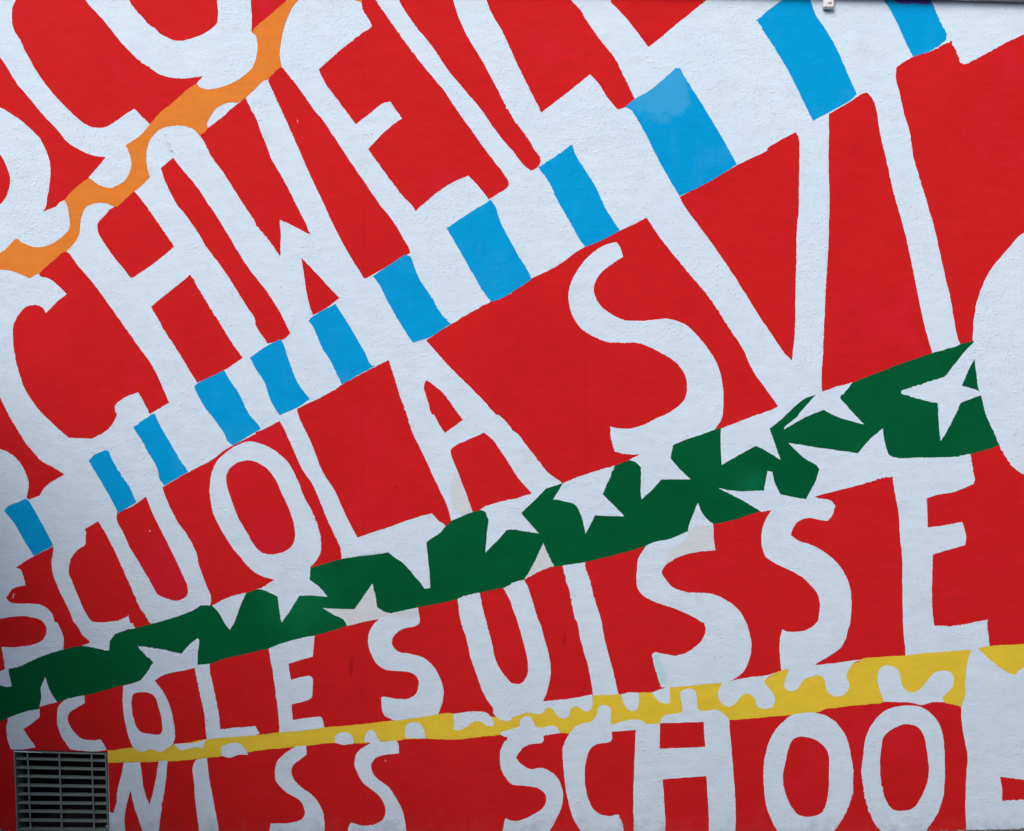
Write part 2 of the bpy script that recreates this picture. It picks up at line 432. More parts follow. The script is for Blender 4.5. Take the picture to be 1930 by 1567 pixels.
    ('red_patch', None, 'red', 3, '-1011,1986! -870,2055 -770,2117 -677,2167 -582,2216! -558,2142 -527,2042 -496,1957 -471,1876 -433,1801 -390,1708 -352,1627 -308,1533 -285,1458! -308,1421! -320,1441! -346,1458 -377,1492! -458,1471 -583,1427 -728,1379! -770,1458 -808,1539 -833,1595 -895,1695 -939,1808 -970,1876 -1008,1958'),
    ('red_patch', None, 'red', 3, '-1646,1617! -1526,1686 -1414,1745 -1351,1792 -1289,1826 -1208,1867 -1208,1875 -1164,1892 -1095,1928! -1070,1883 -1020,1770 -989,1702 -939,1627 -908,1558 -870,1464 -833,1383 -808,1327 -804,1277! -948,1233 -1020,1208 -1120,1170! -1208,1132 -1250,1118 -1320,1101 -1414,1060 -1427,1055! -1416,1090 -1439,1152 -1476,1252 -1488,1308 -1526,1383 -1582,1464 -1632,1570'),
    ('red_patch', None, 'red', 3, '-1860,1497! -1788,1527 -1724,1572! -1694,1495 -1651,1408 -1601,1308 -1557,1215 -1526,1133 -1535,1102 -1570,1082 -1613,1087 -1670,1112 -1694,1152 -1751,1252 -1801,1333 -1838,1414 -1863,1464'),
    ('red_patch', None, 'red', 3, '-2013,1419! -1950,1456! -1913,1396 -1869,1308 -1826,1215 -1788,1127 -1751,1046 -1707,980 -1701,968! -1776,949! -1788,974 -1798,980 -1808,1015! -1832,996 -1863,987 -1975,984 -2007,1021 -2044,1102 -2069,1165 -2088,1215 -2075,1283 -2038,1327 -2013,1343 -2010,1371 -2007,1402'),
    ('red_patch', None, 'red', 3, '-2338,1238! -2256,1289 -2158,1338! -2169,1264 -2163,1208 -2132,1127 -2088,1040 -2063,980 -2053,968 -2025,924 -1987,885! -2050,861 -2113,843! -2114,911 -2141,980 -2153,980 -2175,1030 -2216,1060 -2250,1066 -2350,1070 -2375,1083 -2383,1096 -2350,1138 -2290,1155! -2306,1208 -2319,1230'),
    ('red_patch', None, 'red', 3, '-2506,971! -2412,996 -2319,1008 -2269,1004 -2225,993 -2203,974 -2193,949 -2203,908 -2238,880 -2319,864 -2404,863! -2397,818 -2389,760! -2412,748 -2506,712!'),
    ('red_patch', None, 'red', 3, '-2506,2155! -2412,2037 -2372,1957 -2331,1889 -2288,1820 -2250,1776 -2213,1736 -2163,1711 -2107,1675! -2163,1645 -2200,1617 -2225,1577! -2275,1557! -2288,1564 -2278,1614 -2278,1645 -2306,1714 -2350,1764 -2381,1783 -2412,1794 -2506,1808!'),
    ('red_patch', None, 'red', 3, '-2812,538! -2412,612 -1788,775 -1212,912 -662,1062 -162,1212 462,1412 1088,1662 1588,1812 2262,1912 2838,1988 3338,2062! 3338,-88! -2812,-88!', '-2348,380! -1905,368! -1890,-62! -2332,-62!'),
    ('letter', 'white letter O cut by the left edge near the top corner', 'white', 4, '-2569,3351 -2475,3407 -2412,3404 -2375,3385 -2331,3357 -2288,3322 -2247,3285 -2219,3251 -2200,3213 -2183,3170 -2176,3132 -2175,3082 -2180,3032 -2188,2988 -2197,2935 -2203,2926 -2210,2911! -2194,2905 -2163,2923 -2147,2938 -2132,2956 -2112,2968! -2088,2957! -2063,2898 -2075,2810 -2163,2723 -2288,2723 -2350,2735 -2450,2685 -2600,2716', '-2506,3201 -2450,3207 -2412,3183 -2381,3126 -2364,3070 -2369,3026 -2388,2976 -2412,2947 -2450,2926 -2506,2939'),
    ('letter', 'white letter L with a short foot above the orange band', 'white', 4, '-2512,4037! -2269,4037! -2319,3944 -2353,3875 -2355,3831 -2350,3781 -2319,3725 -2278,3644 -2244,3582 -2206,3525 -2144,3450 -2100,3404 -2038,3347 -1988,3316 -1944,3308 -1907,3316 -1851,3351 -1813,3379 -1778,3399! -1751,3369 -1703,3324! -1701,3288 -1751,3113 -1813,3013 -1913,2995 -1975,3038 -1995,3074! -1950,3125 -1915,3170! -1963,3176 -1994,3185 -2038,3207 -2094,3241 -2144,3301 -2200,3360 -2281,3457 -2331,3516 -2375,3588 -2412,3644 -2512,3794!'),
    ('letter', 'white letter U at the top left, its base on the orange band', 'white', 4, '-2063,4100! -2013,3919 -1994,3891 -1950,3844 -1894,3778 -1847,3719 -1801,3669 -1751,3622 -1701,3588 -1663,3563 -1613,3547 -1551,3541 -1507,3545 -1456,3552! -1487,3518! -1439,3463 -1351,3475 -1239,3532 -1183,3613 -1173,3713 -1228,3760! -1226,3850 -1232,3912 -1245,4100! -1401,4100! -1390,3912 -1385,3856 -1391,3800 -1414,3778 -1451,3753 -1507,3731 -1557,3720 -1595,3723 -1626,3735 -1663,3756 -1682,3778 -1704,3791 -1738,3825 -1776,3869 -1804,3912 -1913,4100!'),
    ('letter', 'huge white round letter cut by the right edge', 'white', 4, '3338,2838! 2788,2912 2408,2813 2358,2763 2295,2692 2251,2635 2214,2560 2189,2485 2176,2404 2170,2311 2173,2248 2183,2186 2195,2092 2211,2042 2233,1957 2264,1889 2295,1813 2326,1758 2364,1708 2408,1678 2838,1588 3338,1662!'),
    ('letter', 'white letter O with a star at its foot, third row', 'white', 4, '-1239,1831 -1289,1817 -1351,1776 -1389,1739 -1414,1683 -1424,1608 -1420,1552 -1406,1489 -1351,1383 -1289,1296 -1208,1211 -1164,1193 -1118,1178! -1020,1171 -948,1241! -917,1277 -902,1308 -900,1371 -914,1427 -939,1495 -976,1564 -1014,1658 -1051,1726 -1101,1776 -1151,1808 -1208,1828', '-1242,1742 -1208,1735 -1151,1702 -1114,1652 -1083,1583 -1051,1514 -1030,1452 -1022,1396 -1033,1346 -1070,1314 -1126,1299 -1170,1305 -1208,1333 -1245,1396 -1289,1471 -1320,1552 -1342,1620 -1345,1670 -1326,1708 -1289,1733'),
    ('letter', 'large white letter S between the A and the V of the third row', 'white', 4, '491,2771! 456,2763 410,2741 360,2704 316,2648 278,2579 266,2510 275,2454 303,2392 338,2354 385,2326 447,2301 516,2297 578,2297 641,2279 691,2254 747,2223 790,2186 815,2142 825,2092 815,2036 784,1998 734,1964 684,1942 622,1911 559,1893 516,1892 478,1898 463,1904! 467,1845 483,1783! 528,1773 603,1769! 684,1745 756,1795 840,1826 956,1888! 981,1926 993,1964 996,2036 990,2111 971,2186 934,2254 884,2317 840,2364 797,2392 740,2409 684,2407 609,2400 528,2404 472,2429 428,2460 397,2504 385,2542 391,2579 422,2629 460,2660 524,2703! 509,2748'),
    ('letter', 'white letter I right of the U in the fourth row', 'white', 4, '229,1264! 347,1283! 345,1261! 348,1227 366,1183 385,1102 403,1046 422,980 428,943 447,855 472,768 491,687 501,643! 497,618! 385,612! 375,680 360,768 338,843 319,918 307,980 297,996 278,1090 253,1190 237,1246'),
    ('letter', 'white letter S beside the E at the right end of the fourth row', 'white', 4, '1390,1583! 1447,1563! 1502,1552 1524,1527! 1508,1483 1487,1457! 1452,1461 1409,1471 1371,1466 1340,1446 1318,1409 1315,1389! 1352,1364 1421,1339 1483,1302 1533,1258 1571,1202 1590,1152 1599,1083 1593,980 1583,943 1565,886 1533,846 1434,785! 1390,730 1265,724 1268,754! 1262,824 1262,893 1272,947! 1296,936 1371,939 1409,955 1437,980 1443,990 1450,1058 1437,1115 1409,1152 1371,1190 1296,1230 1252,1252 1202,1283 1181,1321 1174,1371 1178,1414 1190,1452 1221,1509! 1296,1558'),
    ('letter', 'tall white letter E at the right end of the fourth row', 'white', 4, '1640,1708! 1793,1667! 1805,1583 1821,1495 1827,1396 1839,1271 1839,1146 1842,980 1846,918 1855,824! 2014,805 2239,836! 2250,874! 2244,918 2239,986 2243,993! 2164,977 2077,963 1989,963! 1984,1002 1979,1083 1980,1208 1983,1299! 2077,1327 2134,1343! 2139,1377 2130,1427 2120,1452! 2033,1436 1958,1426! 1955,1564! 2014,1583 2077,1592 2173,1630! 2181,1652! 2170,1708 2164,1745!'),
    ('orange_band', 'wavy orange band between the first and second rows', 'orange', 5, '-1005,3912 -1039,3869 -1061,3825 -1075,3778 -1083,3744 -1089,3706 -1095,3657 -1089,3619 -1085,3598! -1120,3570 -1151,3535! -1167,3532 -1189,3513 -1208,3493 -1239,3466 -1254,3450! -1289,3429 -1300,3426! -1326,3430 -1357,3422 -1389,3404 -1414,3376 -1432,3344 -1437,3319 -1432,3309! -1448,3288 -1473,3274! -1495,3298 -1526,3313 -1576,3321 -1620,3316 -1663,3298 -1701,3257 -1719,3213 -1724,3163 -1719,3126 -1706,3076! -1751,3032 -1782,3007 -1832,2963 -1863,2935! -1885,2940! -1913,2953 -1950,2956 -1982,2948 -2007,2935 -2016,2923 -2029,2891 -2035,2854 -2041,2804 -2063,2766 -2100,2726! -2119,2720 -2150,2692 -2188,2660 -2227,2626! -2256,2610 -2275,2600! -2300,2613 -2338,2629 -2375,2638 -2412,2638 -2812,2588 -4162,2162! -4162,2312! -2812,2662 -2412,2720 -2375,2748 -2344,2784! -2331,2785 -2313,2771! -2281,2757 -2238,2746 -2194,2753 -2150,2773 -2107,2807 -2088,2829 -2083,2860 -2088,2904 -2093,2935 -2094,2935 -2100,2954 -2108,2970! -2063,3020 -1994,3073! -1982,3067 -1944,3038 -1894,3026 -1851,3042 -1813,3076 -1794,3132 -1801,3182 -1821,3226! -1757,3269 -1705,3324! -1663,3376 -1601,3426 -1538,3482 -1493,3516! -1476,3504 -1439,3491 -1401,3494 -1351,3507 -1289,3538 -1239,3575 -1214,3613 -1201,3669 -1201,3713 -1208,3747 -1228,3761! -1208,3785 -1158,3825 -1114,3863 -1076,3897 -1058,3912 -1026,4037! -895,4037!'),
    ('orange_band', 'small orange tip at the top edge above the letter E', 'orange', 5, '-758,3950! -745,3912 -727,3908 -708,3899! -708,3950!'),
    ('green_band', 'dark green band of stars between the third and fourth rows', 'green', 5, '-5912,-138! -2725,630! -2412,744! -2369,761 -2325,770 -2225,815 -2113,852 -2038,869 -1975,861 -1913,846! -1899,848 -1896,886! -1869,923 -1776,952 -1670,980 -1582,1005 -1501,1037 -1467,1058! -1420,1060! -1320,1093 -1250,1118 -1208,1132 -1195,1135 -1120,1172 -1020,1183 -950,1236! -808,1277 -733,1289 -589,1308 -396,1371 -318,1426! -287,1456! -234,1480 -184,1500 -152,1507! -121,1514 -21,1549 -2,1552 122,1577 163,1611! 241,1635! 310,1658 478,1715! 553,1744! 622,1758 756,1814! 809,1836 872,1858 979,1895! 1028,1898 1153,1954 1296,1998 1377,2033! 1434,2053! 1462,2063 1608,2111! 1689,2142 1852,2205 1980,2248! 2089,2279 2114,2290 2176,2306! 2174,2248 2183,2186 2195,2092 2211,2042 2233,1957 2264,1889 2295,1814! 2226,1789 2158,1772! 2139,1745! 1796,1708 1577,1645 1449,1608 1384,1559! 1264,1580! 1202,1558 1202,1527 1162,1499! 1021,1456 950,1441! 903,1402 828,1383 747,1358 636,1341! 516,1305 428,1283 344,1263! 235,1246! 194,1241! 122,1227 57,1182! -2,1166 -2,1160 -43,1141! -152,1120 -209,1108 -271,1085 -433,1051 -571,1020! -621,1008 -708,980 -775,963! -933,916 -970,908 -1095,877 -1145,855 -1208,843 -1208,840 -1351,808 -1426,783 -1482,779 -1495,774 -1685,718 -1751,704! -1829,683 -2013,635 -2107,615 -2144,602! -2225,593 -2231,571! -2375,529 -2412,513 -2725,418 -4662,-138!'),
    ('yellow_band', 'yellow band with white drips above the lowest row', 'yellow', 5, '-1907,374! -1851,381 -1785,390 -1595,402 -1439,429 -1351,438 -1208,447 -1095,461 -958,473 -883,484 -770,493 -558,517 -433,532 -346,547 -276,549 -265,534 -177,537 -96,534 -2,534 147,580 372,605 382,635 497,640 597,649 659,650 740,674 990,695 1059,687 1171,708 1202,715 1244,742 1307,760 1434,765 1633,793 1648,806 1733,816 1852,823 1952,835 2164,852 2208,861 2251,869 2408,877 4088,1062! 4088,762! 2408,766! 2370,732! 2264,718! 2114,580! 2102,587! 2042,598! 2030,608 1977,612 1864,615 1753,608! 1747,602 1608,587 1477,571! 1434,555 1202,534 1202,532 1025,519! 872,518 697,502 497,481 272,454! 225,458 -2,462 -52,449! -146,440 -271,427 -402,431 -508,429! -533,423 -621,418! -677,411 -745,409! -833,411 -970,398 -1083,387 -1208,374 -1239,367! -1367,348! -1476,337 -1626,324 -1788,321 -1901,317!'),
    ('blue_block', 'lowest blue block, at the left edge', 'blue', 5, '-2394,1505! -2375,1524 -2294,1561! -2278,1552 -2225,1464 -2160,1341! -2253,1293! -2288,1346 -2350,1452'),
    ('blue_block', None, 'blue', 5, '-1995,1742! -1963,1770 -1919,1790 -1902,1786! -1863,1708 -1813,1633 -1788,1589 -1771,1545! -1854,1494! -1913,1602 -1975,1708'),
    ('blue_block', None, 'blue', 5, '-1785,1895! -1751,1923 -1694,1962! -1682,1961 -1673,1939 -1651,1895 -1601,1808 -1551,1726 -1526,1689! -1638,1625! -1660,1652 -1670,1702 -1719,1789 -1757,1858'),
    ('blue_block', None, 'blue', 5, '-1498,2089! -1482,2105 -1357,2167! -1326,2117 -1289,2061 -1239,1961 -1209,1926 -1183,1892! -1314,1814! -1339,1833 -1357,1870 -1420,1958 -1439,1980 -1476,2042'),
    ('blue_block', None, 'blue', 5, '-1236,2226! -1208,2246 -1148,2286 -1094,2312! -1080,2298 -1051,2211 -1008,2105 -952,2030! -1014,1991 -1095,1955! -1133,2017 -1170,2117 -1208,2173'),
    ('blue_block', None, 'blue', 5, '-959,2401! -939,2420 -833,2480! -808,2442 -745,2342 -689,2242 -664,2192 -642,2188! -721,2147 -802,2098! -845,2192 -895,2273 -933,2361'),
    ('blue_block', None, 'blue', 5, '-656,2610! -583,2660 -502,2713! -480,2701 -440,2604 -371,2498 -340,2442 -290,2386! -383,2326 -468,2297! -502,2348 -583,2485 -627,2573'),
    ('blue_block', None, 'blue', 5, '-308,2835! -240,2882 -177,2923 -99,2970! -77,2935 -52,2860 -2,2766 35,2698 72,2642 92,2595! -2,2534 -52,2504 -99,2490! -134,2535 -196,2642 -271,2773'),
    ('blue_block', None, 'blue', 5, '124,3123! 197,3170 283,3231! 303,3176 347,3107 397,3026 438,2935 472,2879 508,2824! 422,2779 347,2748! 322,2779 272,2866 232,2935 216,2963 172,3057'),
    ('blue_block', 'broadest blue block, a pale cloudy patch at its top', 'blue', 5, '533,3407! 581,3447 653,3488 772,3592! 792,3588! 840,3507 934,3357 996,3251 1060,3137! 934,3057 790,2987! 747,3057 684,3170 622,3294 559,3394'),
    ('blue_block', None, 'blue', 5, '1154,3816! 1202,3858 1271,3912 1327,3962! 1384,3962! 1405,3912 1427,3850 1483,3763 1533,3675 1577,3575 1615,3488 1623,3467! 1596,3440 1502,3387 1418,3342! 1371,3438 1309,3563 1240,3681 1202,3738'),
    ('blue_block', 'blue block at the top right with a purple stain', 'blue', 5, '1727,3962! 1758,3900 1783,3863 1827,3775 1858,3706 1889,3644! 1970,3671 2045,3721! 2048,3747 2014,3819 1983,3888 1952,3962!'),
    ('paint_stain', 'purple stain at the top of the blue block', 'purple', 7, '1796,3950! 1811,3899 1852,3891 1902,3895 1952,3888 1972,3896 1945,3950!'),
    ('star', 'white half star in the green band at the left edge', 'white', 6, '-2537,718! -2412,745 -2372,760! -2366,718 -2358,677! -2381,674 -2412,683 -2537,705!'),
    ('star', 'white star at the foot of the letter O in the third row', 'white', 6, '-1118,1179! -1195,1135! -1151,1124 -1104,1101! -1098,1046 -1086,979! -1058,1015 -1001,1105! -939,1105 -869,1100! -902,1140 -953,1180! -950,1238! -1020,1233'),
    ('star', 'white downward star point below the letter U', 'white', 6, '-1414,1060! -1320,1102 -1251,1120! -1282,1052 -1307,980 -1329,943! -1357,980 -1379,1021'),
    ('star', 'white star foot of the letter L in the green band', 'white', 6, '-805,1280! -733,1294 -658,1302 -589,1313! -508,1252 -458,1196 -410,1138! -385,1141! -391,1239 -402,1343! -401,1359! -333,1408 -320,1427! -322,1438 -346,1449 -396,1446 -583,1396 -727,1358'),
    ('star', 'white star below the letter A', 'white', 6, '-152,1509! -124,1527 -52,1541 -18,1558 -2,1558 91,1585! 129,1608 161,1610! 110,1558 44,1495! 79,1452 127,1397! -2,1417 -27,1413! -52,1383 -126,1307! -118,1396 -111,1464! -127,1499'),
    ('star', 'white star between the A and the S in the green band', 'white', 6, '241,1635! 310,1664 378,1687 483,1718! 460,1658 427,1582! 478,1533 529,1479! 391,1483! 366,1433 346,1397! 328,1477 297,1533 253,1549 194,1560!'),
    ('star', 'white star at the foot of the large S', 'white', 6, '550,1744! 603,1769! 684,1795 758,1815! 747,1751! 784,1708 842,1652! 765,1653 703,1652! 659,1602 609,1558! 606,1620 603,1714 578,1736'),
    ('star', 'white star at the foot of the letter V', 'white', 6, '983,1891! 984,1808 988,1721! 1084,1776 1149,1811! 1178,1798 1202,1784 1265,1746! 1234,1833 1214,1892! 1265,1933 1296,1961 1327,1992 1377,2032 1435,2053! 1390,2092 1255,1997! 1202,1973 1153,1957 1059,1920 1028,1904'),
    ('star', 'slim white star right of the letter V', 'white', 6, '1462,2066! 1608,2111! 1543,2038! 1590,1986 1615,1957 1660,1911! 1577,1933 1508,1958 1468,1981! 1409,1957 1359,1933 1282,1889! 1284,1898 1346,1951 1352,1961 1390,2005 1434,2053!'),
    ('star', 'slender four-pointed white star touching the huge round letter', 'white', 6, '2179,2304! 2127,2248 2039,2136! 1939,2105 1832,2070! 1833,2057 1921,2030 2006,2011! 2008,1957 2014,1870 2018,1833! 2039,1864 2077,1933 2089,1957 2114,2014! 2211,2050! 2198,2068 2120,2095! 2139,2142 2178,2223!'),
    ('star', 'white star joined to the top of the tall E', 'white', 6, '1302,1825! 1452,1801 1630,1776! 1689,1845 1748,1893! 1755,1833 1774,1770! 1802,1756 1952,1756 2077,1758 2159,1773! 2164,1742! 1827,1695 1793,1667! 1733,1658 1702,1645 1577,1611 1448,1578! 1384,1559! 1430,1645 1448,1700! 1434,1719 1371,1758'),
    ('star', 'white star joined to the top of the second S of the fourth row', 'white', 6, '973,1612! 1059,1598 1186,1600! 1195,1645 1204,1693 1224,1689! 1240,1633 1264,1582! 1321,1570 1380,1559! 1447,1560! 1327,1483! 1240,1495 1221,1509! 1176,1499! 1093,1549'),
    ('star', 'cream star point between the U and the I of the fourth row', 'cream', 6, '147,1353! 169,1302 197,1244! 122,1216 55,1179! 79,1215 116,1283'),
    ('star', 'cream star above the first S of the fourth row', 'cream', 6, '-657,1163! -642,1096 -636,1052! -608,1033 -569,1022! -624,996 -671,987 -708,979 -777,961! -795,993 -833,1012 -892,1046! -833,1043 -742,1041! -708,1090'),
    ('star', 'two-horned white star on top of the letter O in the fourth row', 'white', 6, '-1763,868! -1726,864 -1651,852 -1557,831! -1520,874 -1482,905! -1475,899 -1479,836 -1482,780! -1495,766 -1570,749 -1638,733 -1684,705! -1751,704! -1719,743 -1690,793! -1738,836'),
    ('star', 'small white star point in the green band near the ventilation grille', 'white', 6, '-2200,722! -2185,680 -2172,649 -2143,604! -2175,596 -2225,580! -2218,630 -2219,668'),
    ('letter', 'white letter S in the middle of the fourth row with a mint stain', 'white', 6, '875,1542! 903,1483 947,1441! 950,1383 957,1319! 872,1311 809,1296 753,1271 716,1239 706,1211 728,1177 765,1140 828,1121 903,1118 959,1108 1021,1077 1071,1033 1103,980 1115,943 1128,874 1121,818 1096,755 1059,721 1028,704! 990,696 853,683 740,673 702,674! 684,730 666,793 659,829! 675,841! 716,830 765,824 809,830 859,861 897,899 912,943 906,980 897,980 859,1002 778,1040 684,1071 622,1102 591,1143 588,1221 597,1283 634,1343! 672,1357 747,1374 829,1408! 831,1427 853,1489'),
    ('letter', 'white letter U in the fourth row', 'white', 6, '-257,1091! -240,980 -215,905 -196,818 -159,712 -127,630 -89,574! -84,543 -52,521 -27,513! -2,521 -2,529 35,543 79,554 122,549 154,562! 147,607! 172,680 183,749 175,818 154,899 132,974 122,996 91,1096 66,1165 54,1180! -2,1166 -2,1160 -41,1141! -9,1083 -2,1058 26,980 60,861 74,793 71,730 44,692 -2,693 -6,696 -40,737 -74,793 -96,886 -121,980 -134,1033 -154,1120! -209,1107'),
    ('letter', 'first white letter S of the fourth row', 'white', 6, '-624,998! -571,1021 -502,1037 -443,1048! -435,980 -458,961 -514,949 -546,927 -564,899 -561,868 -533,840 -471,830 -415,811 -371,774 -340,718 -324,668 -327,605 -347,547! -433,532 -558,517! -602,543 -614,580 -616,624 -605,629! -583,626 -533,618 -483,621 -452,643 -440,687 -449,724 -489,746 -533,749 -589,755 -633,780 -664,830 -677,886 -674,930 -652,968'),
    ('letter', 'white letter E left of the first S in the fourth row', 'white', 6, '-1146,854! -1095,877 -970,910 -930,918! -933,874 -939,818! -995,802 -1053,785! -1042,708! -958,727 -942,718 -939,668 -945,624 -964,612! -1039,592! -1033,520! -958,530 -898,535! -892,518 -883,484! -958,473 -1095,460! -1101,543 -1114,655 -1129,755'),
    ('letter', 'white letter L in the fourth row', 'white', 6, '-1495,766! -1482,780! -1426,784! -1420,730 -1401,649 -1382,549 -1373,476! -1289,484 -1208,490 -1208,490! -1190,454! -1208,448 -1208,446 -1351,437 -1437,429! -1442,462 -1451,555 -1476,668'),
    ('letter', 'white letter O under the two-horned star', 'white', 6, '-1831,680! -1788,692 -1751,705! -1684,707! -1638,643 -1610,580 -1595,512 -1588,443 -1596,406! -1626,384 -1657,369 -1688,378 -1710,382 -1732,369 -1763,374 -1785,390! -1807,443 -1829,543 -1833,630', '-1751,650 -1782,643 -1793,612 -1788,555 -1769,487 -1744,462 -1694,452 -1657,452 -1648,468 -1650,518 -1663,574 -1685,630 -1713,648'),
    ('letter', 'white letter C above the ventilation grille', 'white', 6, '-2013,635! -2038,632 -2100,615 -2132,590 -2143,543 -2138,487 -2119,437 -2082,382! -2025,374 -1963,371 -1911,378! -1922,406 -1938,426! -1975,424 -2025,431 -2063,462 -2091,512 -2091,543 -2075,562 -2012,599!'),
    ('letter', 'white broken letter at the upper left corner of the ventilation grille', 'white', 6, '-2225,571! -2288,559 -2375,530 -2381,481 -2378,431 -2359,381! -2300,381 -2244,390! -2263,418 -2303,477! -2263,502 -2225,534!'),
    ('drip', None, 'white', 6, '-1591,407! -1538,409 -1476,415 -1437,431! -1448,412 -1457,384 -1488,390 -1526,384 -1563,376'),
    ('drip', None, 'white', 6, '-278,549! -177,559 -121,555 -102,537 -81,509 -90,490 -115,490 -152,512 -184,509 -215,487 -252,471 -277,477 -274,512'),
    ('drip', None, 'white', 6, '144,607! 278,621 378,639! 380,593 372,571 350,560 328,571 300,583 275,571 269,540 244,525 213,540 197,563 179,577 157,571 138,549 91,549'),
    ('drip', None, 'white', 6, '513,640! 553,649 597,649! 594,580 578,563 553,565 528,593'),
    ('drip', None, 'white', 6, '658,649! 709,668 740,675! 745,630 740,596! 709,598 681,618'),
    ('drip', None, 'white', 6, '989,696! 1046,707 1121,721 1202,730 1244,743! 1202,718 1190,705 1193,690 1202,680 1227,649 1240,618 1227,580 1202,572 1184,571 1156,584 1143,621 1115,642 1087,637 1053,599 1018,582 984,602 970,643'),
    ('drip', None, 'white', 6, '1307,761! 1290,718 1281,680 1296,662 1321,655 1346,668 1371,705 1409,724 1452,727 1471,712 1477,674 1496,643 1527,629 1565,640 1583,662 1588,687 1577,730 1590,761 1608,786 1650,805! 1577,796 1483,783 1437,779! 1377,774'),
    ('drip', None, 'white', 6, '1722,718 1727,752 1749,774 1777,776 1808,765 1827,737 1833,699 1852,662 1883,649 1921,665 1952,699 1983,737 2020,751 2058,749 2080,724 2080,693 2064,662 2027,624 2037,604! 1977,602 1930,589! 1883,600 1752,605! 1730,668'),
    ('drip', None, 'white', 6, '-502,436! -505,481 -489,502 -458,509 -430,499 -415,474 -408,431!'),
    ('drip', None, 'white', 6, '-836,431 -827,452 -795,461 -764,456 -749,431 -747,407! -795,402 -833,412'),
    ('drip', None, 'white', 6, '-1369,396! -1320,411 -1282,409 -1257,381 -1242,354! -1289,356 -1326,342 -1367,349!'),
    ('letter', 'white letter at the lower right with a star tip on top, cut by the right edge', 'white', 6, '2164,849! 2145,793 2136,718 2133,630 2117,580 2120,499 2133,418 2145,356 2139,231 2136,106 2140,-19! 2701,-31! 2701,143! 2408,143! 2309,139! 2308,200 2298,253! 2408,239 2576,237! 2576,824! 2408,766 2370,732! 2333,744 2264,793 2195,859! 2170,858!'),
    ('letter', 'white letter W missing its left arm, beside the ventilation grille', 'white', 6, '-1829,318! -1841,256 -1860,181 -1863,131 -1877,80! -1899,87! -1897,-31! -1819,-31! -1826,43 -1818,106 -1798,188! -1782,118 -1757,43 -1732,-31! -1666,-31! -1657,56 -1645,143 -1632,218 -1624,328! -1663,326! -1673,268 -1685,206 -1707,117! -1732,187 -1744,256 -1752,321!'),
    ('letter', 'white letter I in the lowest row', 'white', 6, '-1488,333! -1504,299 -1498,231 -1492,143 -1482,56 -1470,-31! -1379,-31! -1389,43 -1407,143 -1426,243 -1437,341!'),
    ('letter', 'white letter S right of the I in the lowest row', 'white', 6, '-1020,393! -969,401! -967,356! -1001,331 -1036,299 -1039,268 -1026,237 -995,206 -945,168 -908,125 -889,75 -883,18 -889,-44! -1151,-44! -1137,32! -1051,34 -995,50 -976,75 -980,106 -995,137 -1033,162 -1083,196 -1111,231 -1117,274 -1108,318 -1070,362'),
    ('letter', 'white letter S with a drip on top in the lowest row', 'white', 6, '-697,417! -691,449 -671,471 -649,467 -633,437 -617,416! -544,422! -534,406! -532,362! -596,356 -646,337 -663,306 -658,274 -627,237 -583,206 -546,150 -514,87 -499,2 -496,-44! -777,-44! -770,15! -758,37! -708,22 -646,28 -608,50 -596,87 -608,137 -646,181 -696,218 -727,268 -742,318 -727,368 -666,412!'),
    ('letter', 'white letter S beside the C in the lowest row', 'white', 6, '-55,462! -21,471 -2,477 35,487 40,521 63,538 91,529 113,490 138,482 179,493 210,487 227,459! 147,446! 150,427 142,411! 91,406 54,390 19,343 47,309 85,290 135,293 185,274 216,243 238,190 240,150 230,100 197,31 154,-44! -52,-44! -43,6 -31,56! -2,45 35,47 104,75 150,112 162,150 147,181 122,198 60,209 -2,217 -34,253 -52,293 -57,356 -46,399 -18,437 -52,448!'),
    ('letter', 'white letter C in the lowest row', 'white', 6, '469,463! 470,427 456,414 403,407 372,387 353,343 343,281 347,200 361,143 385,97 422,73 460,68 502,73! 519,37 525,2 522,-44! 347,-44! 310,18 288,56 266,131 252,206 240,324 238,381 250,418 272,456 297,487 335,504 372,512 397,540 408,577 435,591 463,575 465,505! 475,496'),
    ('letter', 'white letter H in the lowest row with a white knob on top', 'white', 6, '465,463! 465,496 475,498 528,515 572,521 609,517 634,500! 694,502! 703,524 725,543 765,549 800,555 803,580 794,624 797,652 822,666 853,663 870,637 872,587 884,562 922,562 959,568 990,555 1021,521 1025,481 1034,381 1046,231 1053,106 1053,-44! 928,-44! 925,106 915,256! 709,240! 716,137 722,56 722,-44! 575,-44! 572,168 578,356 583,473!', '697,504! 903,510! 909,392! 696,384!'),
    ('letter', 'white letter O next to the H in the lowest row', 'white', 6, '1384,555 1440,552 1490,534 1540,493 1577,431 1596,356 1607,274 1602,168 1577,93 1546,37 1502,-13 1390,-44 1277,-31 1240,15 1202,100 1187,200 1184,274 1196,368 1221,437 1259,493 1315,540', '1365,442 1327,431 1306,393 1290,331 1276,243 1284,193 1309,125 1346,75 1402,64 1452,78 1477,112 1490,181 1493,262 1491,356 1471,393 1434,424'),
    ('letter', 'white letter O under the U-shaped drip in the lowest row', 'white', 6, '1864,587 1914,584 1958,562 2002,518 2027,462 2036,381 2039,274 2033,168 2008,87 1970,25 1921,-31 1796,-44 1733,2 1696,56 1665,143 1651,231 1647,281 1655,356 1668,443 1696,499 1746,555 1802,580', '1858,500 1814,487 1752,443 1739,381 1733,306 1739,231 1758,150 1796,97 1858,93 1896,109 1933,168 1958,231 1963,293 1952,387 1939,449 1908,487'),
    ('paint_stain', 'mint stain on the lower left tip of the letter S', 'mint', 7, '666,826! 694,820 709,774 727,743 719,696 701,687! 684,743'),
    ('paint_stain', 'mint stain on the star beside the letter A', 'mint', 7, '244,1627 272,1633 282,1620 260,1608 241,1595 229,1602'),
